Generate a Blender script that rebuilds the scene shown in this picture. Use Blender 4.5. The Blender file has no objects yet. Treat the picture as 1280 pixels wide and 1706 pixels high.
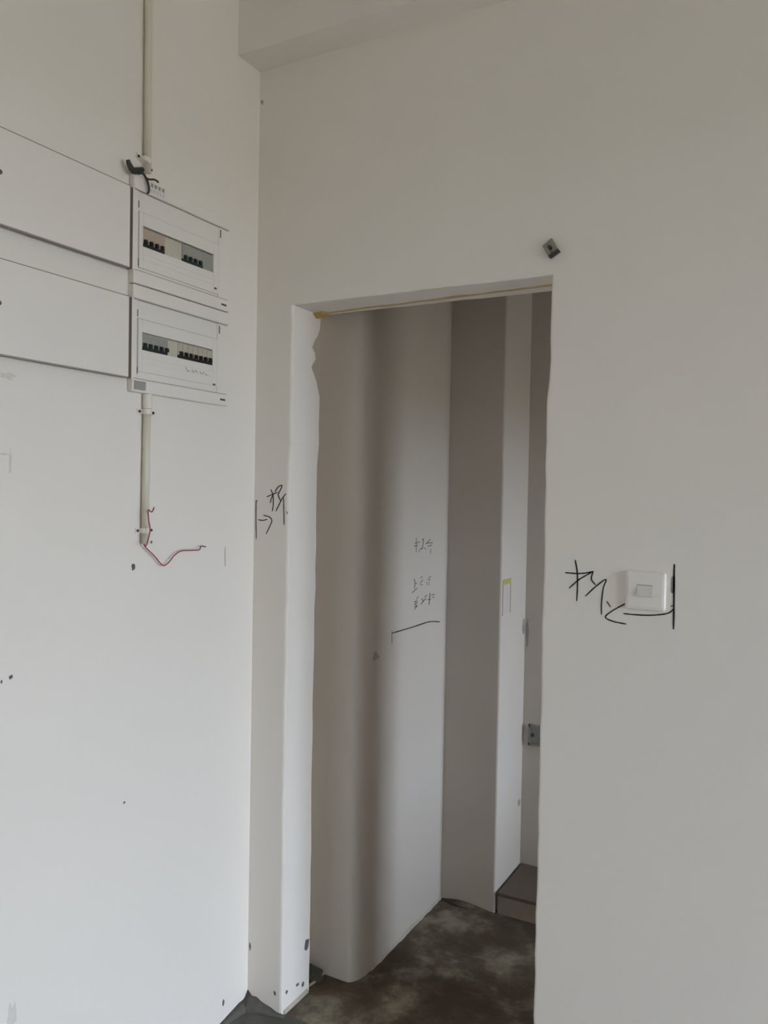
import bpy, bmesh, math, random
from mathutils import Matrix, Vector
random.seed(7)
scene = bpy.context.scene
C = scene.collection

# ------------------------------------------------------------------ camera
CAM_H = 1.48
YAW, PITCH, ROLL = 0.498793, -0.0227496, -0.0176116
FOCAL_PX = 1348.36
cam_data = bpy.data.cameras.new('camera')
cam = bpy.data.objects.new('camera', cam_data)
C.objects.link(cam)
cam_data.sensor_width = 36.0
cam_data.lens = FOCAL_PX / 1706.0 * 36.0
cam_data.clip_start = 0.02
Rm = Matrix.Rotation(YAW, 3, 'Z') @ Matrix.Rotation(PITCH, 3, 'X') @ Matrix.Rotation(ROLL, 3, 'Y')
axes = Matrix(((1, 0, 0), (0, 0, -1), (0, 1, 0)))
cam.matrix_world = Matrix.Translation((0, 0, CAM_H)) @ (Rm @ axes).to_4x4()
scene.camera = cam

# ------------------------------------------------------------------ sky and exposure
world = bpy.data.worlds.new('overcast_sky')
scene.world = world
world.use_nodes = True
bg = world.node_tree.nodes['Background']
bg.inputs['Color'].default_value = (0.725, 0.84, 1.0, 1)
bg.inputs['Strength'].default_value = 6.0
vs = scene.view_settings
vs.view_transform = 'Standard'
vs.look = 'None'
vs.gamma = 1.0
vs.use_curve_mapping = False
vs.exposure = 1.97
scene.cycles.use_denoising = True
scene.cycles.diffuse_bounces = 8
scene.cycles.max_bounces = 12
scene.cycles.caustics_reflective = False
scene.cycles.caustics_refractive = False


def portal(name, loc, sx, sy, rot):
    # marks a real window opening so that daylight is sampled through it; gives off no light itself
    d = bpy.data.lights.new(name, 'AREA')
    d.shape = 'RECTANGLE'
    d.size, d.size_y = sx, sy
    d.cycles.is_portal = True
    o = bpy.data.objects.new(name, d)
    o.location = loc
    o.rotation_euler = rot
    C.objects.link(o)


# room measures (metres): left wall plane, front wall plane, right wall plane of the room
XL, YF, XR, YB, HC = -1.43, 1.85, 4.0, -1.9, 3.1
YFB = 1.995                       # rear face of the front wall
JL, JR, ZL = -1.309, -0.578, 1.997   # doorway sides and head
# window of the front room, in the right wall
WY0, WY1, WZ0, WZ1 = -0.10, 1.55, 0.05, 2.05
# window of the rear lobby, in its right wall
RX = 0.95
RY0, RY1, RZ0, RZ1 = 2.43, 2.93, 0.45, 1.72
portal('daylight_window', (XR + 0.02, (WY0 + WY1) / 2, (WZ0 + WZ1) / 2), WZ1 - WZ0, WY1 - WY0, (0, math.pi / 2, 0))
portal('daylight_lobby', (RX + 0.02, (RY0 + RY1) / 2, (RZ0 + RZ1) / 2), RZ1 - RZ0, RY1 - RY0, (0, math.pi / 2, 0))


# ------------------------------------------------------------------ materials
def new_mat(name):
    m = bpy.data.materials.new(name)
    m.use_nodes = True
    nt = m.node_tree
    return m, nt, nt.nodes['Principled BSDF']


def mat(name, col, rough=0.6, var=0.0, scale=40.0, metal=0.0, bump=0.0, bscale=None):
    m, nt, b = new_mat(name)
    b.inputs['Base Color'].default_value = (*col, 1)
    b.inputs['Roughness'].default_value = rough
    b.inputs['Metallic'].default_value = metal
    if var or bump:
        tc = nt.nodes.new('ShaderNodeTexCoord')
        n = nt.nodes.new('ShaderNodeTexNoise')
        n.inputs['Scale'].default_value = scale
        n.inputs['Detail'].default_value = 6
        nt.links.new(tc.outputs['Object'], n.inputs['Vector'])
        if var:
            r = nt.nodes.new('ShaderNodeMix')
            r.data_type = 'RGBA'
            r.inputs[6].default_value = (*[max(0, c * (1 - var)) for c in col], 1)
            r.inputs[7].default_value = (*[min(1, c * (1 + var)) for c in col], 1)
            nt.links.new(n.outputs['Fac'], r.inputs[0])
            nt.links.new(r.outputs[2], b.inputs['Base Color'])
        if bump:
            n2 = n
            if bscale:
                n2 = nt.nodes.new('ShaderNodeTexNoise')
                n2.inputs['Scale'].default_value = bscale
                n2.inputs['Detail'].default_value = 4
                nt.links.new(tc.outputs['Object'], n2.inputs['Vector'])
            bp = nt.nodes.new('ShaderNodeBump')
            bp.inputs['Strength'].default_value = bump
            bp.inputs['Distance'].default_value = 0.004
            nt.links.new(n2.outputs['Fac'], bp.inputs['Height'])
            nt.links.new(bp.outputs['Normal'], b.inputs['Normal'])
    return m


M = {}
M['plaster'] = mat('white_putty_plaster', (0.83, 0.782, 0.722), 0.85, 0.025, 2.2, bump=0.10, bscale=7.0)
M['plaster_rear_shaded'] = mat('shaded_rear_putty', (0.57, 0.525, 0.475), 0.85, 0.05, 2.5, bump=0.14, bscale=6.0)  # darkened copy of the front plaster; the lobby's dimness is in its colour
M['ceil'] = mat('ceiling_paint', (0.74, 0.73, 0.70), 0.9, 0.02, 3.0)
M['raw_edge'] = mat('raw_plaster_edge', (0.50, 0.45, 0.38), 0.9, 0.2, 30)
M['foam'] = mat('yellow_foam_residue', (0.50, 0.34, 0.12), 0.9, 0.35, 60, bump=0.5)
M['strip_wood'] = mat('ochre_strip', (0.50, 0.38, 0.22), 0.85, 0.3, 25)
M['marker'] = mat('black_marker', (0.018, 0.016, 0.018), 0.55)
M['marker_thin'] = mat('thin_black_marker', (0.12, 0.105, 0.11), 0.6)
M['grey_mark'] = mat('grey_pencil', (0.22, 0.21, 0.20), 0.8)
M['pale_mark'] = mat('pale_grey_scrawl', (0.42, 0.42, 0.40), 0.8)
M['hole'] = mat('dark_chip', (0.13, 0.125, 0.125), 0.95, 0.4, 300)
M['smudge'] = mat('brown_smudge', (0.36, 0.33, 0.29), 0.95, 0.25, 150)
M['faint'] = mat('faint_grey_stain', (0.70, 0.655, 0.605), 0.9, 0.08, 60)
M['board'] = mat('white_enamel', (0.83, 0.78, 0.725), 0.5, 0.01, 5)
M['board_cover'] = mat('white_abs_cover', (0.80, 0.765, 0.71), 0.5)
M['groove_shade'] = mat('painted_groove_shade', (0.36, 0.325, 0.285), 0.8)  # colour of the shade lines laid on the board fronts
M['edge_shade'] = mat('brown_grey_edge_shade', (0.34, 0.30, 0.27), 0.8)  # colour of the shade painted along the door edges
M['slot'] = mat('dark_slot_and_gap_shade', (0.13, 0.10, 0.085), 0.7)  # hinge slots, and the shade painted into the gap beside the door
M['black'] = mat('black_plastic', (0.012, 0.011, 0.010), 0.45)
M['breaker_beige'] = mat('beige_breaker', (0.50, 0.45, 0.36), 0.5, 0.25, 260)
M['breaker_pink'] = mat('pinkish_breaker', (0.48, 0.38, 0.31), 0.5, 0.15, 200)
M['breaker_grey'] = mat('grey_breaker', (0.33, 0.33, 0.29), 0.45, 0.15, 220)
M['blank'] = mat('cream_blank', (0.55, 0.52, 0.42), 0.5, 0.1, 120)
M['toggle_teal'] = mat('dark_teal_toggle', (0.018, 0.030, 0.028), 0.45)
M['badge'] = mat('dark_badge', (0.09, 0.085, 0.075), 0.5)
M['sticker'] = mat('white_sticker', (0.80, 0.76, 0.71), 0.5)
M['sticker_grey'] = mat('grey_sticker', (0.45, 0.43, 0.40), 0.6)
M['pvc'] = mat('cream_pvc', (0.70, 0.655, 0.53), 0.4)
M['pvc_white'] = mat('white_pvc_fitting', (0.80, 0.75, 0.67), 0.45)
M['red_wire'] = mat('red_wire', (0.34, 0.045, 0.07), 0.45)
M['copper'] = mat('bare_copper', (0.16, 0.10, 0.07), 0.4, metal=0.6)
M['tape'] = mat('black_insulating_tape', (0.035, 0.034, 0.028), 0.55, 0.3, 90)
M['dark_wire'] = mat('dark_red_wire', (0.060, 0.018, 0.016), 0.5)
M['switch'] = mat('white_switch_plastic', (0.84, 0.795, 0.74), 0.4)
M['rocker'] = mat('grey_rocker', (0.70, 0.67, 0.625), 0.4)
M['steel'] = mat('galvanised_steel', (0.30, 0.29, 0.26), 0.45, 0.2, 120, metal=0.6)
M['rust'] = mat('dark_steel', (0.05, 0.048, 0.04), 0.5, metal=0.3)
M['yellow_tape'] = mat('yellow_masking_tape', (0.42, 0.40, 0.13), 0.7, 0.15, 60)
M['yellow_faint'] = mat('faded_yellow_tape', (0.34, 0.31, 0.13), 0.75, 0.2, 60)
M['paper'] = mat('thin_paper', (0.55, 0.49, 0.485), 0.85)
M['grey_box'] = mat('grey_backbox', (0.27, 0.265, 0.25), 0.7, 0.3, 60)
M['wood'] = mat('old_lath', (0.30, 0.25, 0.15), 0.8, 0.3, 60)
M['mortar'] = mat('grey_mortar', (0.115, 0.108, 0.095), 0.95, 0.35, 40, bump=0.6)
M['rubble'] = mat('dark_brown_rubble', (0.055, 0.048, 0.032), 0.95, 0.4, 60, bump=0.6)  # dark brown with uneven tone
M['step'] = mat('dusty_step_slab', (0.13, 0.102, 0.080), 0.85, 0.2, 14)
M['riser'] = mat('pale_riser', (0.34, 0.285, 0.235), 0.85, 0.2, 14)
M['ground'] = mat('outdoor_paving', (0.24, 0.21, 0.165), 0.9, 0.15, 0.8)


def floor_mat(name, dark, mid, light, sc):
    m, nt, b = new_mat(name)
    b.inputs['Roughness'].default_value = 0.8
    tc = nt.nodes.new('ShaderNodeTexCoord')
    n = nt.nodes.new('ShaderNodeTexNoise')
    n.inputs['Scale'].default_value = sc
    n.inputs['Detail'].default_value = 9
    n.inputs['Roughness'].default_value = 0.68
    n.inputs['Distortion'].default_value = 0.15
    nt.links.new(tc.outputs['Object'], n.inputs['Vector'])
    r = nt.nodes.new('ShaderNodeValToRGB')
    r.color_ramp.elements[0].position = 0.42
    r.color_ramp.elements[0].color = (*dark, 1)
    r.color_ramp.elements[1].position = 0.66
    r.color_ramp.elements[1].color = (*light, 1)
    e = r.color_ramp.elements.new(0.52)
    e.color = (*mid, 1)
    nt.links.new(n.outputs['Fac'], r.inputs['Fac'])
    nt.links.new(r.outputs['Color'], b.inputs['Base Color'])
    n2 = nt.nodes.new('ShaderNodeTexNoise')
    n2.inputs['Scale'].default_value = 30
    n2.inputs['Detail'].default_value = 6
    nt.links.new(tc.outputs['Object'], n2.inputs['Vector'])
    bp = nt.nodes.new('ShaderNodeBump')
    bp.inputs['Strength'].default_value = 0.5
    bp.inputs['Distance'].default_value = 0.006
    nt.links.new(n2.outputs['Fac'], bp.inputs['Height'])
    nt.links.new(bp.outputs['Normal'], b.inputs['Normal'])
    return m


M['floor'] = floor_mat('grey_cement_floor', (0.095, 0.09, 0.08), (0.135, 0.13, 0.118), (0.18, 0.175, 0.16), 3.0)
M['floor_rear'] = floor_mat('brown_screed_floor', (0.075, 0.052, 0.034), (0.115, 0.088, 0.062), (0.29, 0.255, 0.185), 5.0)


# ------------------------------------------------------------------ mesh helpers
def bx(bm, x0, x1, y0, y1, z0, z1, bevel=0.0, seg=2):
    vs_ = [bm.verts.new((x, y, z)) for x in (x0, x1) for y in (y0, y1) for z in (z0, z1)]
    idx = ((0, 1, 3, 2), (4, 6, 7, 5), (0, 4, 5, 1), (2, 3, 7, 6), (0, 2, 6, 4), (1, 5, 7, 3))
    fs = [bm.faces.new([vs_[i] for i in f]) for f in idx]
    if bevel:
        es = list({e for f in fs for e in f.edges})
        bmesh.ops.bevel(bm, geom=es, offset=bevel, segments=seg, affect='EDGES', profile=0.5)
    return bm


def prism(bm, ring, z0, z1):
    a = [bm.verts.new((x, y, z0)) for x, y in ring]
    b = [bm.verts.new((x, y, z1)) for x, y in ring]
    n = len(ring)
    for i in range(n):
        bm.faces.new((a[i], a[(i + 1) % n], b[(i + 1) % n], b[i]))
    bm.faces.new(list(reversed(a)))
    bm.faces.new(b)
    return bm


def loft(bm, rings):
    rows = [[bm.verts.new(p) for p in r] for r in rings]
    n = len(rows[0])
    for a, b in zip(rows, rows[1:]):
        for i in range(n):
            bm.faces.new((a[i], a[(i + 1) % n], b[(i + 1) % n], b[i]))
    bm.faces.new(list(reversed(rows[0])))
    bm.faces.new(rows[-1])
    return bm


def smooth_path(pts, n=6):
    pts = [Vector(p) for p in pts]
    if len(pts) < 3:
        return pts
    ext = [2 * pts[0] - pts[1]] + pts + [2 * pts[-1] - pts[-2]]
    out = []
    for i in range(1, len(ext) - 2):
        p0, p1, p2, p3 = ext[i - 1:i + 3]
        for k in range(n):
            t = k / n
            out.append(0.5 * (2 * p1 + (p2 - p0) * t + (2 * p0 - 5 * p1 + 4 * p2 - p3) * t * t
                              + (3 * p1 - p0 - 3 * p2 + p3) * t * t * t))
    out.append(pts[-1])
    return out


def tube(bm, pts, rad, seg=10, flat=1.0):
    pts = [Vector(p) for p in pts]
    rings = []
    n = len(pts)
    for i, p in enumerate(pts):
        d = (pts[min(i + 1, n - 1)] - pts[max(i - 1, 0)]).normalized()
        side = d.cross(Vector((1, 0, 0)))
        if side.length < 1e-4:
            side = Vector((0, 1, 0))
        side.normalize()
        up = side.cross(d).normalized()
        r = rad[i] if isinstance(rad, (list, tuple)) else rad
        rings.append([p + side * r * math.cos(a) + up * r * flat * math.sin(a)
                      for a in (2 * math.pi * k / seg for k in range(seg))])
    return loft(bm, rings)


def obj(name, bm, m, parent=None, smooth=False, origin=None):
    me = bpy.data.meshes.new(name)
    bmesh.ops.recalc_face_normals(bm, faces=bm.faces[:])
    base = Vector(origin) if origin is not None else Vector((0, 0, 0))
    if parent is not None and origin is None:
        base = parent.matrix_basis.translation.copy() if parent.parent is None else \
            parent.parent.matrix_basis.translation + parent.matrix_basis.translation
    bmesh.ops.translate(bm, verts=bm.verts[:], vec=-base)
    if smooth:
        for f in bm.faces:
            f.smooth = True
    bm.to_mesh(me)
    bm.free()
    me.materials.append(M[m])
    o = bpy.data.objects.new(name, me)
    C.objects.link(o)
    if parent is not None:
        o.parent = parent
        if origin is not None:
            pw = parent.matrix_basis.translation if parent.parent is None else \
                parent.parent.matrix_basis.translation + parent.matrix_basis.translation
            o.location = base - pw
    else:
        o.location = base
    return o


def struct(name, bm, m, label=None):
    o = obj(name, bm, m)
    o['kind'] = 'structure'
    if label:
        o['label'] = label
    return o


def tag(o, label, cat, group=None):
    o['label'] = label
    o['category'] = cat
    if group:
        o['group'] = group
    return o


def thing(name, label, cat, loc, group=None):
    o = bpy.data.objects.new(name, None)
    o.empty_display_size = 0.05
    o.location = loc
    C.objects.link(o)
    return tag(o, label, cat, group)


def plane_point(plane, u, z, off):
    # 'x': wall facing +x at given x; 'y': wall facing -y at given y
    ax, val = plane
    return Vector((val + off, u, z)) if ax == 'x' else Vector((u, val - off, z))


def ribbon(bm, plane, pts, w, t0=0.0, t1=0.0006):
    # a thin pen stroke lying on a wall
    pts = [Vector((p[0], p[1])) for p in pts]
    n = len(pts)
    rings = []
    for i, p in enumerate(pts):
        d = pts[min(i + 1, n - 1)] - pts[max(i - 1, 0)]
        d.normalize()
        s = Vector((-d.y, d.x))
        k = 0.65 if i in (0, n - 1) else 1.0
        k *= 1 + random.uniform(-.12, .12)
        q = p - d * w * 0.4 if i == 0 else (p + d * w * 0.4 if i == n - 1 else p)
        a, b = q + s * w * .5 * k, q - s * w * .5 * k
        rings.append([plane_point(plane, a.x, a.y, t0), plane_point(plane, a.x, a.y, t1),
                      plane_point(plane, b.x, b.y, t1), plane_point(plane, b.x, b.y, t0)])
    return loft(bm, rings)


def spot(bm, plane, u, z, w, h, t=0.0006, n=9, rough=0.3):
    ring = []
    for k in range(n):
        a = 2 * math.pi * k / n
        r = 1 + random.uniform(-rough, rough)
        ring.append((u + w * .5 * r * math.cos(a), z + h * .5 * r * math.sin(a)))
    loft(bm, [[plane_point(plane, *p, 0.0) for p in ring], [plane_point(plane, *p, t) for p in ring]])
    return bm


# pen strokes and wires as measured on the walls: (along the wall, height) in metres
STROKES = {
    'left': [[(-1.3852, 1.465), (-1.367, 1.472), (-1.349, 1.4782)], [(-1.372, 1.4857), (-1.3644, 1.47), (-1.3627, 1.4447), (-1.3657, 1.4256)], [(-1.3644, 1.47), (-1.3695, 1.4614), (-1.3731, 1.4487)], [(-1.3573, 1.4806), (-1.3467, 1.4934), (-1.3339, 1.4981), (-1.3388, 1.4851), (-1.3458, 1.4724), (-1.3409, 1.4599), (-1.3383, 1.4557)], [(-1.3207, 1.4744), (-1.3332, 1.46), (-1.3407, 1.4472), (-1.3532, 1.4259)], [(-1.3282, 1.4632), (-1.3263, 1.4287), (-1.3243, 1.3889)], [(-1.3173, 1.4247), (-1.3133, 1.4196)], [(-1.4136, 1.3996), (-1.3998, 1.3979), (-1.3841, 1.4014)], [(-1.3961, 1.4125), (-1.3763, 1.4084), (-1.367, 1.3991), (-1.3733, 1.383), (-1.386, 1.3609)], [(-1.4199, 1.4537), (-1.4229, 1.4476), (-1.4226, 1.3963), (-1.4206, 1.345)]],
    'right': [[(-0.5249, 1.304), (-0.4986, 1.3035), (-0.4752, 1.3065), (-0.4611, 1.3105)], [(-0.4611, 1.3105), (-0.493, 1.2898), (-0.5148, 1.2688)], [(-0.5024, 1.3335), (-0.4973, 1.3052), (-0.4962, 1.2714), (-0.4971, 1.2414)], [(-0.4611, 1.3105), (-0.4646, 1.293), (-0.4553, 1.2808)], [(-0.4766, 1.2534), (-0.4539, 1.277), (-0.4315, 1.2944), (-0.4373, 1.2731), (-0.4403, 1.2395), (-0.4397, 1.2144)], [(-0.4277, 1.2436), (-0.4204, 1.2339)], [(-0.3853, 1.2439), (-0.4147, 1.225), (-0.4307, 1.209), (-0.4141, 1.2008), (-0.3854, 1.1973)], [(-0.3897, 1.2202), (-0.365, 1.2199), (-0.3359, 1.2212), (-0.3097, 1.2252), (-0.2933, 1.2303), (-0.2842, 1.2397)], [(-0.289, 1.2455), (-0.2843, 1.2459)]],
    'bar': [[(-0.2847, 1.3361), (-0.2848, 1.3111), (-0.2835, 1.2423), (-0.2831, 1.1967)]],
    'blob': [[(-0.2863, 1.3073), (-0.2868, 1.2912), (-0.287, 1.2769)]],
    'rear': [[(2.4326, 1.3319), (2.4334, 1.2872)], [(2.4226, 1.3157), (2.4567, 1.3189)], [(2.4176, 1.3064), (2.4427, 1.3075)], [(2.4895, 1.3272), (2.4785, 1.3253)], [(2.4865, 1.3274), (2.4865, 1.3119), (2.4779, 1.2945), (2.4668, 1.2959)], [(2.5071, 1.3102), (2.5427, 1.3234)], [(2.5165, 1.3122), (2.5626, 1.3118)], [(2.5246, 1.3003), (2.5552, 1.3038)], [(2.5481, 1.2892), (2.5449, 1.2745)], [(2.5041, 1.2932), (2.4964, 1.2968)], [(2.4579, 1.2907), (2.4563, 1.286)], [(2.424, 1.1954), (2.4282, 1.179), (2.4235, 1.1651)], [(2.4282, 1.179), (2.4407, 1.1811)], [(2.4081, 1.1515), (2.4451, 1.1631)], [(2.4838, 1.2), (2.4693, 1.1956)], [(2.4881, 1.1875), (2.47, 1.1785)], [(2.472, 1.1735), (2.4851, 1.1707)], [(2.5523, 1.1936), (2.5371, 1.1899)], [(2.5277, 1.1849), (2.5489, 1.1831)], [(2.5224, 1.1763), (2.5227, 1.1689)], [(2.5395, 1.1773), (2.5382, 1.1642)], [(2.4554, 1.1331), (2.443, 1.1263)], [(2.4487, 1.1209), (2.4254, 1.1186)], [(2.4471, 1.1147), (2.4275, 1.1104)], [(2.4379, 1.1189), (2.4385, 1.106)], [(2.4494, 1.1048), (2.4261, 1.101)], [(2.4459, 1.1019), (2.43, 1.0941)], [(2.5243, 1.1325), (2.5056, 1.1271)], [(2.4834, 1.1237), (2.495, 1.1127)], [(2.5172, 1.1201), (2.5023, 1.1168)], [(2.4986, 1.1155), (2.4786, 1.1047)], [(2.5472, 1.1352), (2.5443, 1.1123), (2.5411, 1.0977)], [(2.5491, 1.135), (2.543, 1.0991)], [(2.563, 1.1269), (2.5865, 1.1296)], [(2.5673, 1.119), (2.583, 1.1182)], [(2.5327, 1.1152), (2.5558, 1.1143)]],
    'rear_line': [[(2.6351, 1.0245), (2.5446, 1.0364), (2.4275, 1.0356), (2.269, 1.0361)], [(2.2688, 1.0419), (2.2702, 1.0052)]],
    'wire_up': [[(1.392, 1.3513), (1.3996, 1.3495), (1.4107, 1.383), (1.4065, 1.4058), (1.4042, 1.4312), (1.4158, 1.4268), (1.4234, 1.4381)]],
    'wire_loop': [[(1.4119, 1.3522), (1.4198, 1.3418), (1.4497, 1.3186), (1.466, 1.303), (1.4804, 1.2946), (1.4968, 1.3009), (1.5154, 1.3161), (1.5408, 1.3267), (1.5759, 1.3264), (1.6075, 1.3262), (1.6142, 1.3352), (1.6327, 1.3328)]],
    'tape': [[(1.3433, 2.2272), (1.3488, 2.2171), (1.3599, 2.2088), (1.3764, 2.2147), (1.3912, 2.2227)]],
    'black_wire': [[(1.3688, 2.2041), (1.3836, 2.2093), (1.3931, 2.203), (1.3989, 2.1954), (1.4029, 2.1842), (1.403, 2.1746), (1.3993, 2.1692)]],
    'dark_wire': [[(1.391, 2.2003), (1.4024, 2.2014), (1.4138, 2.2054), (1.4235, 2.2059), (1.4294, 2.2038)]],
    'scrawl': [[(1.5436, 1.7867), (1.5502, 1.7801), (1.559, 1.7799)], [(1.5677, 1.7841), (1.5723, 1.7772), (1.5811, 1.7845), (1.5879, 1.7778)], [(1.5968, 1.7837), (1.6038, 1.777), (1.6105, 1.784)], [(1.6152, 1.7801), (1.6244, 1.7782), (1.6361, 1.7767)]],
}

# ------------------------------------------------------------------ room shell
T = 0.2
floor = struct('floor', bx(bmesh.new(), XL - T, XR, YB, YF + 0.012, -0.15, 0), 'floor', 'bare grey cement floor')
floor_rear = struct('floor_rear', bx(bmesh.new(), -1.75, RX, YF + 0.012, 3.3, -0.15, 0), 'floor_rear',
                    'dusty brown screed floor with paler patches beyond the doorway')
ceiling = struct('ceiling', bx(bmesh.new(), XL - T, XR + T, YB - T, YF, HC, HC + T), 'ceil')
wall_left = struct('wall_left', bx(bmesh.new(), XL - T, XL, YB - T, YF, -0.15, HC), 'plaster',
                   'white plaster wall carrying the two distribution boards')
wall_back = struct('wall_back', bx(bmesh.new(), XL, XR + T, YB - T, YB, -0.15, HC), 'plaster')

bm = bmesh.new()
bx(bm, XR, XR + T, YB, WY0, -0.15, HC)
bx(bm, XR, XR + T, WY1, YF, -0.15, HC)
bx(bm, XR, XR + T, WY0, WY1, -0.15, WZ0)
bx(bm, XR, XR + T, WY0, WY1, WZ1, HC)
wall_right = struct('wall_right', bm, 'plaster')

# beam along the top of the front wall
beam = struct('trim_1', bx(bmesh.new(), XL, XR, YF - 0.098, YF, 2.661, HC), 'plaster', 'concrete ceiling beam over the doorway wall')

# front wall with the doorway: left pier with a chipped rear arris, right part, lintel
CHIP = [(0.0, 0), (1.76, 0), (1.78, .008), (1.80, .016), (1.822, .030), (1.838, .042), (1.850, .036), (1.866, .022),
        (1.882, .026), (1.896, .042), (1.912, .032), (1.935, .014), (1.955, .004), (1.975, 0), (ZL, 0)]


def chip_at(z):
    for (z0, c0), (z1, c1) in zip(CHIP, CHIP[1:]):
        if z0 <= z <= z1:
            return c0 + (c1 - c0) * (z - z0) / max(1e-6, z1 - z0)
    return 0


zs = sorted({round(k * 0.06, 3) for k in range(34) if k * 0.06 < ZL - .02} | {z for z, _ in CHIP})
rings = []
for z in zs:
    j = JL + random.uniform(-.0012, .0012) + (0.004 if z > 1.6 else 0) + (-0.002 if 0.5 < z < 1.2 else 0)
    c = chip_at(z)
    yb = YFB - 0.006 - c
    rings.append([(XL, YF, z), (j - .007, YF, z), (j - .002, YF + .002, z), (j, YF + .007, z),
                  (j, yb, z), (j - .004 - c * 1.2, yb + .006 + c * .45, z), (j - .12, YFB, z), (XL - T, YFB, z), (XL - T, YF, z)])
bm = bmesh.new()
loft(bm, rings)
rings = []
for k in range(0, 42):
    z = ZL * k / 41
    j = JR + (0.005 if z > 1.75 else 0) + random.uniform(-.0016, .0016)
    rings.append([(XR + T, YF, z), (XR + T, YFB, z), (j + .004, YFB, z), (j, YFB - .004, z), (j, YF + .004, z),
                  (j + .0015, YF + .0012, z), (j + .005, YF, z)])
loft(bm, rings)
# lintel: slightly uneven head
NX = 16
rings = []
for k in range(NX + 1):
    x = (JL + .003) + (JR + .004 - JL - .003) * k / NX
    zz = ZL + random.uniform(-.001, .001)
    rings.append([(x, YF, zz + .003), (x, YF + .003, zz), (x, YFB, zz), (x, YFB, HC), (x, YF, HC)])
loft(bm, rings)
bx(bm, XL - T, JL + .003, YF, YFB, ZL, HC)
bx(bm, JR + .004, XR + T, YF, YFB, ZL, HC)
wall_front = struct('wall_front', bm, 'plaster', 'white plaster wall with the open doorway')

# rear lobby
def rounded(cx, cy, r, a0, a1, n=6, ry=None):
    ry = ry or r
    return [(cx + r * math.cos(a0 + (a1 - a0) * k / n), cy + ry * math.sin(a0 + (a1 - a0) * k / n)) for k in range(n + 1)]


RXA, RYA = 0.035, 0.08
ring = [(-1.75, 2.08), *rounded(-1.2 - RXA, 2.08 + RYA, RXA, -math.pi / 2, 0, 12, RYA), (-1.2, 2.69), (-1.75, 2.69)]
wall_rear_left = struct('wall_rear_left', prism(bmesh.new(), ring, 0, 3.0), 'plaster_rear_shaded', 'dim plaster return wall with faint handwriting beyond the doorway')
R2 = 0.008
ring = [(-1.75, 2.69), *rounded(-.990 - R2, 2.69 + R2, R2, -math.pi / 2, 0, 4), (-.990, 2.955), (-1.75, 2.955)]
wall_rear_middle = struct('wall_rear_middle', prism(bmesh.new(), ring, 0, 3.0), 'plaster_rear_shaded', 'plaster pier standing beyond the rear return wall')
wall_rear = struct('wall_rear', bx(bmesh.new(), -1.75, RX + T, 2.955, 3.15, -0.15, 3.0), 'plaster_rear_shaded', 'dim end wall of the lobby behind the step')
bm = bmesh.new()
bx(bm, -1.95, -1.75, 1.85, 3.15, -.15, 3.0)
wall_rear_side = struct('wall_rear_side', bm, 'plaster_rear_shaded')
ceiling_rear = struct('ceiling_rear', bx(bmesh.new(), -1.95, RX + T, YFB, 3.15, 3.0, 3.2), 'ceil')
bm = bmesh.new()
bx(bm, RX, RX + T, YFB, RY0, -.15, 3.0)
bx(bm, RX, RX + T, RY1, 2.955, -.15, 3.0)
bx(bm, RX, RX + T, RY0, RY1, -.15, RZ0)
bx(bm, RX, RX + T, RY0, RY1, RZ1, 3.0)
wall_rear_right = struct('wall_rear_right', bm, 'plaster_rear_shaded')
wall_rear_light_block = struct('wall_rear_light_block', bx(bmesh.new(), -0.60, RX, YFB, 2.37, 0, 3.0), 'plaster_rear_shaded')  # unseen pier, added to keep window light off the near wall end
added_sky_block = struct('added_sky_block', bx(bmesh.new(), RX + T, 3.1, YFB + .02, 3.4, 2.12, 2.24), 'ground', 'unseen flat slab added outside the lobby window to cut light low down')  # unseen slab, added to cut sky light on the low lobby walls
ground = struct('ground', bx(bmesh.new(), -30, 40, -30, 40, -0.35, -0.15), 'ground')

# the step up to the end wall
step = struct('step', bx(bmesh.new(), -.982, RX, 2.694, 2.955, 0, 0.064), 'riser', 'low concrete step at the foot of the end wall')
obj('tread', bx(bmesh.new(), -.982, RX, 2.690, 2.955, 0.064, 0.0775, 0.003), 'step', step)

# raw plaster lips along the foot of walls
bm = bmesh.new()
pts = [(y, 0.002 + random.uniform(.002, .010)) for y in [2.165 + .02 * k for k in range(27)]]
loft(bm, [[(-1.2, y, 0.0005), (-1.195 + random.uniform(-.001, .002), y, 0.0005), (-1.196, y, z), (-1.2, y, z + .004)] for y, z in pts])
obj('plaster_lip', bm, 'raw_edge', wall_rear_left)
bm = bmesh.new()
loft(bm, [[(JL - .001, y, 0.0005), (JL + .005, y, 0.0005), (JL + .004, y, .005 + random.uniform(0, .004)), (JL - .001, y, .012)]
          for y in [1.86 + .012 * k for k in range(11)]])
obj('plaster_lip', bm, 'raw_edge', wall_front)

# foam and wood residue under the doorway head
bm = bmesh.new()
rings = []
for k in range(25):
    t = k / 24
    x = -1.275 + .69 * t
    y = 1.970 - .036 * t + random.uniform(-.002, .002)
    w = .004 + random.uniform(0, .003)
    rings.append([(x, y - w, ZL + .001), (x, y - w * .6, ZL - .003), (x, y + w * .6, ZL - .003), (x, y + w, ZL + .001)])
loft(bm, rings)
obj('residue_strip', bm, 'strip_wood', wall_front)
bm = bmesh.new()
bmesh.ops.create_icosphere(bm, subdivisions=3, radius=1.0)
for v in bm.verts:
    k = 1 + .25 * math.sin(5 * v.co.x + 2) * math.cos(4 * v.co.y) + random.uniform(-.08, .08)
    v.co = Vector((-1.296 + v.co.x * .030 * k, 1.968 + v.co.y * .022 * k, ZL - .001 + v.co.z * .012 * k))
obj('foam_residue', bm, 'foam', wall_front, smooth=True)

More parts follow.
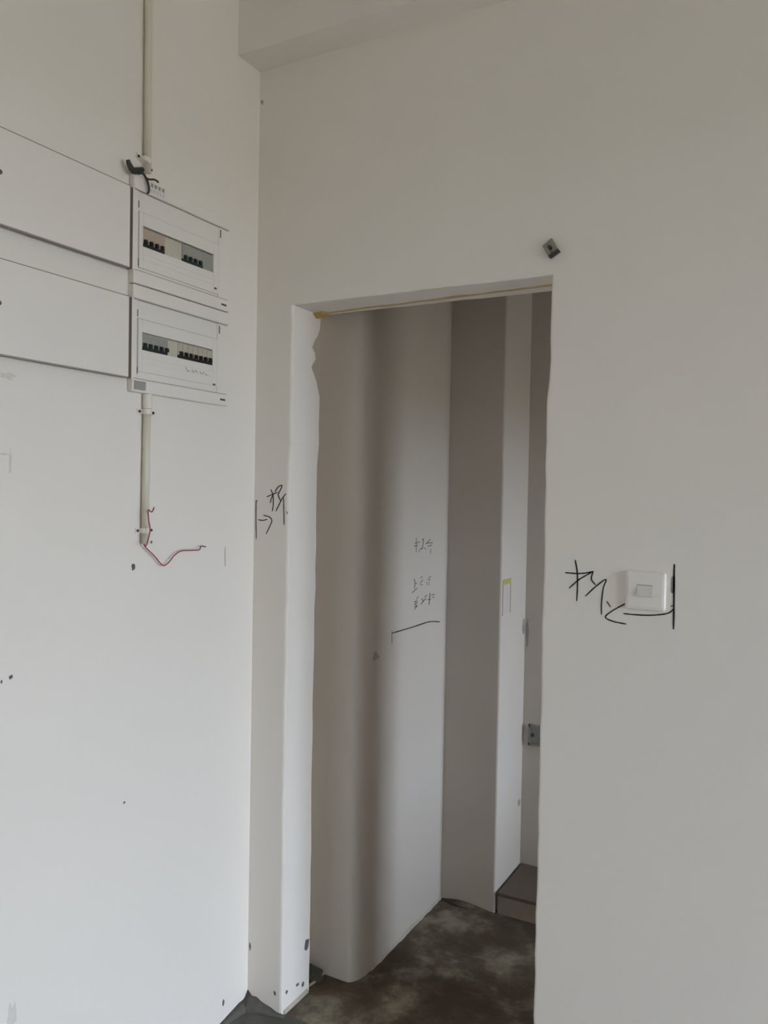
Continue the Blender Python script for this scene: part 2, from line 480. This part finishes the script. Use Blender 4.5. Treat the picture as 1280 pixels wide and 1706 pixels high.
# mortar smear in the corner by the left wall
bm = bmesh.new()
rings = []
for k in range(9):
    t = k / 8
    x = XL + .001 + .13 * t
    r = (.035 * (1 - t) ** 1.3 + .006) * (1 + random.uniform(-.15, .15))
    rings.append([(x, YF + .001, 0.0005), (x, YF - r * 1.2, 0.0005), (x, YF - r * .4, r * .35), (x, YF + .001, r * .9)])
loft(bm, rings)
rings = []
for k in range(9):
    t = k / 8
    y = YF - .16 * t
    r = (.022 * (1 - t) + .006) * (1 + random.uniform(-.15, .15))
    rings.append([(XL - .001, y, 0.0005), (XL + r, y, 0.0005), (XL + r * .4, y, r * .35), (XL - .001, y, r * .9)])
loft(bm, rings)
mo = obj('mortar_smear', bm, 'mortar', wall_front, smooth=True)
mo['label'] = 'rough grey mortar smeared along the wall foot'

# ------------------------------------------------------------------ handwriting and marks on the walls
def writing(key, plane, w, m, parent, label, name='handwriting', n=5):
    bm = bmesh.new()
    for s in STROKES[key]:
        ribbon(bm, plane, smooth_path([(*p, 0) for p in s], n) if len(s) > 2 else [Vector((*p, 0)) for p in s], w)
    o = obj(name, bm, m, parent)
    o['label'] = label
    return o


PF, PL, PB = ('y', YF), ('x', XL), ('x', -1.2)
writing('left', PF, .0030, 'marker', wall_front, 'black demolition character and arrow on the narrow pier')
writing('right', PF, .0032, 'marker', wall_front, 'black demolition character and arrow beside the switch')
writing('bar', PF, .0042, 'marker', wall_front, 'black vertical marker line beside the switch', 'marker_line')
writing('blob', PF, .0075, 'grey_mark', wall_front, 'grey scribble on the vertical marker line', 'marker_line')
writing('rear', PB, .0042, 'marker_thin', wall_rear_left, 'three faint rows of handwriting')
writing('rear_line', PB, .0038, 'marker', wall_rear_left, 'black cut line drawn below the handwriting', 'marker_line')

for u, z, w, h in [(1.3922, 1.2958, .0115, .015), (1.4494, 1.3529, .007, .0076), (1.0667, 1.0976, .0083, .0085), (1.0451, 1.0921, .0041, .0068),
                   (1.3717, .7424, .0055, .0055), (1.7423, .0608, .0095, .020)]:
    obj('chip', spot(bmesh.new(), PL, u, z, w, h), 'hole', wall_left)
obj('pencil_line', ribbon(bmesh.new(), PL, [(1.7246, 1.326), (1.7250, 1.30), (1.7254, 1.2755)], .0022), 'grey_mark', wall_left)
for u, z, w, h in [(-1.333, .0585, .009, .0139), (-1.4225, .1684, .006, .0226), (-1.4215, 2.575, .008, .014)]:
    obj('chip', spot(bmesh.new(), PF, u, z, w, h), 'hole' if z < 1 else 'smudge', wall_front)
PJ = ('x', JL + .0012)
for u, z, w, h in [(1.973, .1445, .022, .034), (1.955, .036, .010, .014), (1.927, .050, .010, .008), (1.873, .058, .008, .010)]:
    obj('chip', spot(bmesh.new(), PJ, u, z, w, h), 'hole', wall_front)
obj('smudge', spot(bmesh.new(), PB, 2.165, .978, .040, .026, n=13, rough=.5), 'smudge', wall_rear_left)
PD = ('x', -.990)
obj('chip', spot(bmesh.new(), PD, 2.938, .985, .030, .060, n=15, rough=.3), 'grey_box', wall_rear_middle)
obj('chip', spot(bmesh.new(), ('y', 2.955), -.980, .955, .012, .12, n=15, rough=.25), 'smudge', wall_rear)
obj('chip', spot(bmesh.new(), PD, 2.93, .317, .030, .03, n=13, rough=.35), 'grey_box', wall_rear_middle)

# uneven screed heaped against the foot of the rear pier
bm = bmesh.new()
loft(bm, [[(x, 2.6905, .0005), (x, 2.69 - hh * 2.2, .0005), (x, 2.69 - hh * .8, hh * .7), (x, 2.6905, hh)]
          for x, hh in ((-1.2, .002), (-1.17, .007), (-1.14, .012), (-1.11, .013), (-1.08, .011), (-1.05, .007), (-1.02, .003), (-.99, .001))])
obj('screed_heap', bm, 'floor_rear', floor_rear, smooth=True)
for u, z, w, h in [(1.055, 1.70, .03, .012), (1.062, 1.528, .006, .05), (1.048, 1.545, .035, .004), (1.075, .40, .02, .05)]:
    obj('smudge', spot(bmesh.new(), PL, u, z, w, h, t=.0003, n=13, rough=.4), 'faint', wall_left)

# ------------------------------------------------------------------ distribution boards
Y0, Y1 = 1.366, 1.709


def board(zb, zt, label, spec, win, extras):
    root = thing('distribution_board', label, 'electrical box', (XL, (Y0 + Y1) / 2, zb), 'distribution boards on the left wall')
    e = .018
    bt, bb = zt - .0325, zb + .0305
    wy0, wy1, wz0, wz1 = win
    bm = bmesh.new()
    bx(bm, XL, XL + e, Y0, Y1, bt, zt, .003)
    bx(bm, XL, XL + e, Y0, Y1, zb, bb, .003)
    bx(bm, XL, XL + .0145, Y0, 1.3835, bb - .003, bt + .003, .001, 1)
    bx(bm, XL, XL + .0140, 1.6662, Y1, bb - .003, bt + .003, .001, 1)
    bx(bm, XL, XL + .003, 1.38, 1.67, bb - .003, bt + .003)
    obj('housing', bm, 'board', root)
    # inner cover: flat plate with a raised field round the breaker window
    x1, x2 = XL + .0125, XL + .0165
    ca, cb = 1.3850, 1.6655
    rt, rb = wz1 + .030, wz0 - .052
    bm = bmesh.new()
    bx(bm, x1 - .003, x1, ca, cb, rt - .002, bt, .0004, 1)
    bx(bm, x1 - .003, x1, ca, cb, bb, rb + .002, .0004, 1)
    bx(bm, x1 - .003, x2, ca, wy0, rb, rt, .0008, 1)
    bx(bm, x1 - .003, x2, wy1, cb - .002, rb, rt, .0008, 1)
    bx(bm, x1 - .003, x2, wy0, wy1, wz1, rt, .0008, 1)
    bx(bm, x1 - .003, x2, wy0, wy1, rb, wz0, .0008, 1)
    cover = obj('cover', bm, 'board_cover', root)
    for z in (wz0 - .018, wz0 - .030):
        obj('rib', bx(bmesh.new(), x2 - .0005, x2 + .0009, ca + .012, cb - .02, z - .0009, z + .0009), 'board_cover', cover)
    # breakers
    for kind, ya, yb, n, body, togm in spec:
        xb = XL + .0130
        if kind == 'blank':
            obj('blanking_plate', bx(bmesh.new(), XL + .003, xb - .001, ya, yb, wz0 - .004, wz1 - .003, .0006, 1), body, root)
            continue
        zone = wz0 + .0085
        br = obj('breaker', bx(bmesh.new(), XL + .003, xb, ya + .0003, yb - .0003, zone - .002, wz1 - .0035, .0006, 1), body, root)
        obj('toggle_base', bx(bmesh.new(), XL + .003, xb + .0035, ya, yb - (.004 if n > 1 else 0), wz0 - .001, zone - .001, .0006, 1), togm, br)
        pitch = .018
        y_first = ya + .0085 if n > 1 else (ya + yb) / 2
        for k in range(n):
            yc = y_first + k * pitch
            bm = bmesh.new()
            loft(bm, [[(xb - .002, yc - .0036, zone - .003), (xb - .002, yc + .0036, zone - .003), (xb - .002, yc + .0036, zone + .009), (xb - .002, yc - .0036, zone + .009)],
                      [(xb + .009, yc - .0032, zone - .001), (xb + .009, yc + .0032, zone - .001), (xb + .007, yc + .0032, zone + .008), (xb + .007, yc - .0032, zone + .008)]])
            obj('toggle', bm, togm, br)
    # hinge slots, dark strip painting shade into the hinge gap, latch, badge
    for z in (bt - .032, bb + .020):
        obj('hinge_slot', bx(bmesh.new(), XL + .013, XL + .0149, 1.3822, 1.3848, z - .008, z + .008), 'slot', root)
    obj('hinge_gap_shade', bx(bmesh.new(), XL, XL + .0138, 1.3585, Y0 + .0003, bb, bt), 'slot', root)
    for z, hh in ((bt - .0022, .0022), (bb, .0016), (rt, .0016)):  # dark strips standing for shade under the bands and at the cover edge
        obj('groove_shade', bx(bmesh.new(), XL + .012, XL + .0131 + (.0020 if z != rt else 0), ca if z == rt else 1.372, cb if z == rt else Y1 - .006, z, z + hh), 'groove_shade', root)
    obj('latch_catch', bx(bmesh.new(), XL + .0155, XL + .0195, 1.647, 1.655, bb + .018, bb + .0225, .001, 1), 'badge', root)
    obj('keeper', bx(bmesh.new(), XL + .015, XL + .0165, 1.6705, 1.6725, bt - .028, bt - .008), 'badge' if False else 'slot', root)
    obj('badge', bx(bmesh.new(), XL + e - .001, XL + e + .0008, 1.675, 1.695, zb + .0125, zb + .0175, .0004, 1), 'badge', root)
    # door, swung fully open against the wall on its near-side hinge
    da, db = 1.018, 1.3545
    bm = bmesh.new()
    bx(bm, XL + .0155, XL + e, da, db, bb, bt, .0008, 1)
    bx(bm, XL + .008, XL + e - .001, da, da + .004, bb, bt)
    bx(bm, XL + .008, XL + e - .001, db - .004, db, bb, bt)
    bx(bm, XL + .008, XL + e - .001, da, db, bb, bb + .004)
    bx(bm, XL + .008, XL + e - .001, da, db, bt - .004, bt)
    door = obj('door', bm, 'board', root, origin=(XL, db, bb))
    bm = bmesh.new()
    zc = (bb + bt) / 2 + .006
    loft(bm, [[(XL + e - .001 + t, 1.0215 + rr * math.cos(a), zc + rr * math.sin(a)) for a in (2 * math.pi * k / 12 for k in range(12))]
              for t, rr in ((0, .005), (.003, .0045))])
    obj('latch', bm, 'badge', door)
    obj('edge_shade', bx(bmesh.new(), XL + .010, XL + e + .0003, da + .001, db - .001, bt - .0014, bt + .0006), 'edge_shade', door)  # thin dark strips paint shade along the door's top and bottom edges
    obj('edge_shade', bx(bmesh.new(), XL + .008, XL + e + .0003, da + .001, db - .001, bb - .0018, bb + .0010), 'edge_shade', door)
    for nm, fn in extras:
        fn(root, x2, e)
    return root


def top_label(root, x2, e):
    x = XL + e
    st = obj('label_sticker', bx(bmesh.new(), x - .0005, x + .0005, 1.411, 1.468, 2.177, 2.2035), 'sticker', root)
    bm = bmesh.new()
    for k in range(4):                     # four printed characters, too small to read
        yy = 1.4165 + k * .0122
        for dz in (0, .0032, .0064):
            bx(bm, x, x + .0008, yy, yy + .0085, 2.1925 + dz - .0009, 2.1925 + dz + .0009)
        bx(bm, x, x + .0008, yy + .0035, yy + .005, 2.1915, 2.2000)
    for r in range(3):
        for k in range(5):
            bx(bm, x, x + .0008, 1.4165 + k * .0095, 1.4165 + k * .0095 + .006, 2.1865 - r * .0032, 2.1872 - r * .0032)
    obj('lettering', bm, 'grey_mark', st)


def rating_label(root, x2, e):
    x = XL + e
    st = obj('label_sticker', bx(bmesh.new(), x - .0005, x + .0005, 1.370, 1.4085, 1.7115, 1.7325), 'sticker_grey', root)
    bm = bmesh.new()
    for r in range(7):                     # rows of small print
        z = 1.7310 - r * .0029
        y = 1.3715
        while y < 1.404:
            w = random.uniform(.004, .010)
            bx(bm, x, x + .0008, y, min(y + w, 1.4075), z - .0013, z)
            y += w + .0013
    obj('lettering', bm, 'grey_mark', st)


def scrawl(root, x2, e):
    bm = bmesh.new()
    for s in STROKES['scrawl']:
        ribbon(bm, ('x', x2), smooth_path([(*p, 0) for p in s], 5), .0026)
    obj('handwriting', bm, 'pale_mark', root)


board(1.9570, 2.2055, 'upper white distribution board with a label on top and breakers in two banks of four',
      [('breaker', 1.3965, 1.4715, 4, 'breaker_pink', 'black'), ('blank', 1.4715, 1.5300, 0, 'blank', None),
       ('breaker', 1.5310, 1.6080, 4, 'breaker_grey', 'toggle_teal'), ('blank', 1.6080, 1.6445, 0, 'breaker_grey', None)],
      (1.3965, 1.6445, 2.0475, 2.0945), [('a', top_label)])
board(1.7065, 1.9545, 'lower white distribution board with a row of seven breakers and a grey rating label',
      [('breaker', 1.3975, 1.4850, 5, 'breaker_grey', 'toggle_teal'), ('blank', 1.4850, 1.5195, 0, 'blank', None)]
      + [('breaker', 1.5195 + k * .0179, 1.5195 + (k + 1) * .0179, 1, 'breaker_beige', 'black') for k in range(7)],
      (1.3975, 1.6450, 1.8070, 1.8475), [('a', rating_label), ('b', scrawl)])

# ------------------------------------------------------------------ conduits
PR = .0088
PX = XL + .0105
Y_UP, Y_LO = 1.4137, 1.4195


def saddle(parent, y, z, tilt, m='pvc_white'):
    s = Vector((0, math.cos(tilt), math.sin(tilt)))
    q = Vector((0, -math.sin(tilt), math.cos(tilt)))
    bm = bmesh.new()
    prof = [(-.023, .0), (-.023, .0035), (-.0122, .0035)]
    prof += [(-(PR + .003) * math.cos(a), (PX - XL) + (PR + .003) * math.sin(a)) for a in (math.pi * k / 10 for k in range(11))]
    prof += [(.0122, .0035), (.031, .0035), (.031, .0)]
    rings = []
    for w in (-.006, .006):
        rings.append([Vector((XL + h, y, z)) + s * u + q * w for u, h in prof])
    loft(bm, rings)
    o = obj('saddle', bm, m, parent)
    for sg in (-1, 1):
        c = Vector((XL + .004, y, z)) + s * (.0265 if sg > 0 else -.0175)
        bm = bmesh.new()
        loft(bm, [[c + Vector((t, rr * math.cos(a), rr * math.sin(a))) for a in (2 * math.pi * k / 8 for k in range(8))] for t, rr in ((-.001, .0036), (.002, .003))])
        obj('screw', bm, 'rust', o)
    return o


up = thing('conduit', 'cream plastic conduit rising from the top of the upper board', 'pipe', (PX, Y_UP, 2.222))
obj('pipe', tube(bmesh.new(), [(PX, Y_UP, 2.224), (PX, Y_UP - .001, 2.45), (PX, Y_UP - .003, 2.75), (PX, Y_UP - .005, HC)], PR, 20), 'pvc', up, smooth=True)
saddle(up, Y_UP - .006, 2.249, -.42)
lo = thing('conduit', 'short cream conduit hanging below the lower board with red wires at its end', 'pipe', (PX, Y_LO, 1.351))
obj('pipe', tube(bmesh.new(), [(PX, Y_LO - .001, 1.3505), (PX, Y_LO, 1.55), (PX, Y_LO + .002, 1.700)], PR, 20), 'pvc', lo, smooth=True)
bm = bmesh.new()
tube(bm, [(PX, Y_LO + .002, 1.672), (PX, Y_LO + .002, 1.7055)], PR + .0022, 20)
obj('coupling', bm, 'pvc_white', lo, smooth=False)
saddle(lo, Y_LO + .001, 1.664, 0.0)
saddle(lo, Y_LO - .001, 1.382, 0.0)

# ------------------------------------------------------------------ wires
def wire(name, key, x, r, m, label, bare=None):
    pts = smooth_path([(x, *p) for p in STROKES[key][0]], 7)
    root = thing(name, label, 'wire', tuple(pts[0]))
    obj('insulation', tube(bmesh.new(), pts, r, 8), m, root, smooth=True)
    if bare:
        k = int(len(pts) * .88)
        obj('bare_end', tube(bmesh.new(), pts[k:], r * 1.06, 8), bare, root, smooth=True)
    return root


wire('electric_wire', 'wire_up', XL + .034, .0015, 'red_wire', 'red wire bent upward beside the end of the lower conduit', 'copper')
wire('electric_wire', 'wire_loop', XL + .012, .0015, 'red_wire', 'red wire drooping in a loop across the wall', 'copper')
wire('electric_wire', 'black_wire', XL + .026, .0028, 'tape', 'black wire hanging over the top edge of the upper board')
wire('electric_wire', 'dark_wire', XL + .030, .0023, 'dark_wire', 'dark red wire sticking out above the upper board')
pts = smooth_path([(XL + .020, *p) for p in STROKES['tape'][0]], 6)
n = len(pts)
rads = [.0035 + .0045 * math.sin(math.pi * min(1, .12 + .8 * i / (n - 1))) ** .8 * (1 + .12 * math.sin(i * 2.3)) for i in range(n)]
t = obj('taped_cable_end', tube(bmesh.new(), pts, rads, 10, .6), 'tape', None, smooth=True)
tag(t, 'black taped cable end lying on top of the upper board', 'cable')

# ------------------------------------------------------------------ wall switch
sw = thing('wall_switch', 'square white single rocker switch beside the marker arrow', 'switch', (-.3435, YF, 1.2326))
bm = bmesh.new()
x0, x1, z0, z1 = -.3866, -.3004, 1.2322, 1.3178
def sq(inset, y):
    r = .006
    out = []
    for cx, cz, a in ((x1 - inset - r, z1 - inset - r, 0), (x0 + inset + r, z1 - inset - r, 90), (x0 + inset + r, z0 + inset + r, 180), (x1 - inset - r, z0 + inset + r, 270)):
        for k in range(4):
            an = math.radians(a + 30 * k)
            out.append((cx + r * math.cos(an), YF - y, cz + r * math.sin(an)))
    return out
loft(bm, [sq(0, 0), sq(0, .0055), sq(.0025, .0080), sq(.0075, .0092), sq(.0090, .0092)])
obj('plate', bm, 'switch', sw)
bm = bmesh.new()
bx(bm, -.3612, -.3280, YF - .0095, YF - .0085, 1.2620, 1.2890)
bez = obj('rocker_surround', bm, 'pale_mark', sw)
bm = bmesh.new()
loft(bm, [[(-.3608, YF - .008, 1.2628), (-.3284, YF - .008, 1.2628), (-.3284, YF - .008, 1.2868), (-.3608, YF - .008, 1.2868)],
          [(-.3606, YF - .0125, 1.2630), (-.3286, YF - .0125, 1.2630), (-.3286, YF - .0098, 1.2866), (-.3606, YF - .0098, 1.2866)]])
obj('rocker', bm, 'rocker', sw)

# ------------------------------------------------------------------ metal clip above the doorway
cl = thing('metal_clip', 'small tilted steel clip screwed to the wall above the doorway', 'clip', (-.576, YF, 2.036))
def tilted(bm, parts, ang, c):
    m_ = Matrix.Translation(c) @ Matrix.Rotation(ang, 4, 'Y')
    for p in parts:
        n0 = len(bm.verts)
        bx(bm, *p)
        bm.verts.ensure_lookup_table()
        for v in bm.verts[n0:]:
            v.co = m_ @ v.co
    return bm
cc, an = Vector((-.5765, YF, 2.0580)), math.radians(-30)
obj('plate', tilted(bmesh.new(), [(-.0135, .0135, -.004, 0, -.017, .017), (-.0135, -.0035, -.007, -.003, -.017, .015), (.004, .0135, -.009, -.003, -.017, .017)], an, cc), 'steel', cl)
obj('lower_flange', tilted(bmesh.new(), [(-.012, .0145, -.016, 0, -.0215, -.0165)], an, cc), 'rust', cl)
bm = bmesh.new()
loft(bm, [[cc + Vector((-.001 + rr * math.cos(a), -y, .001 + rr * math.sin(a))) for a in (2 * math.pi * k / 10 for k in range(10))] for y, rr in ((.003, .005), (.010, .0045))])
obj('screw', bm, 'rust', cl)

# ------------------------------------------------------------------ things beyond the doorway
pa = thing('paper_notice', 'narrow pale paper edged with yellow tape on the bright pier', 'paper', (-.990, 2.73, 1.058))
obj('sheet', bx(bmesh.new(), -.990, -.9896, 2.705, 2.782, 1.058, 1.178), 'paper', pa)
obj('tape_strip', bx(bmesh.new(), -.990, -.9890, 2.701, 2.788, 1.164, 1.1835), 'yellow_tape', pa)
obj('tape_edge', bx(bmesh.new(), -.990, -.9892, 2.701, 2.708, 1.055, 1.165), 'yellow_faint', pa)
obj('tape_edge', bx(bmesh.new(), -.990, -.9892, 2.780, 2.788, 1.058, 1.165), 'yellow_faint', pa)

so = thing('socket_box', 'grey open socket box set in the end wall above the step', 'socket', (-.925, 2.955, .537))
bm = bmesh.new()
for a in ((-.965, -.958, .537, .615), (-.892, -.885, .537, .615), (-.965, -.885, .537, .545), (-.965, -.885, .607, .615)):
    bx(bm, a[0], a[1], 2.945, 2.955, a[2], a[3])
obj('frame', bm, 'grey_box', so)
obj('back_plate', bx(bmesh.new(), -.960, -.890, 2.951, 2.955, .542, .610), 'grey_box', so)
obj('screw_post', bx(bmesh.new(), -.953, -.944, 2.942, 2.955, .572, .582), 'rust', so)

bm = bmesh.new()
tube(bm, smooth_path([(-1.318, 1.998, .006), (-1.310, 2.03, .008), (-1.305, 2.066, .016)], 5), .0045, 6)
tag(obj('wood_lath', bm, 'wood', None), 'thin splinter of lath lying on the floor behind the door jamb', 'debris')
bm = bmesh.new()
bmesh.ops.create_icosphere(bm, subdivisions=2, radius=1.0)
for v in bm.verts:
    k = 1 + random.uniform(-.22, .22)
    v.co = Vector((-1.345 + v.co.x * .045 * k, 2.045 + v.co.y * .030 * k, max(.0005, .004 + v.co.z * .035 * k)))
tag(obj('rubble_lump', bm, 'rubble', None), 'dark lump of rubble in the gap behind the door jamb', 'debris')
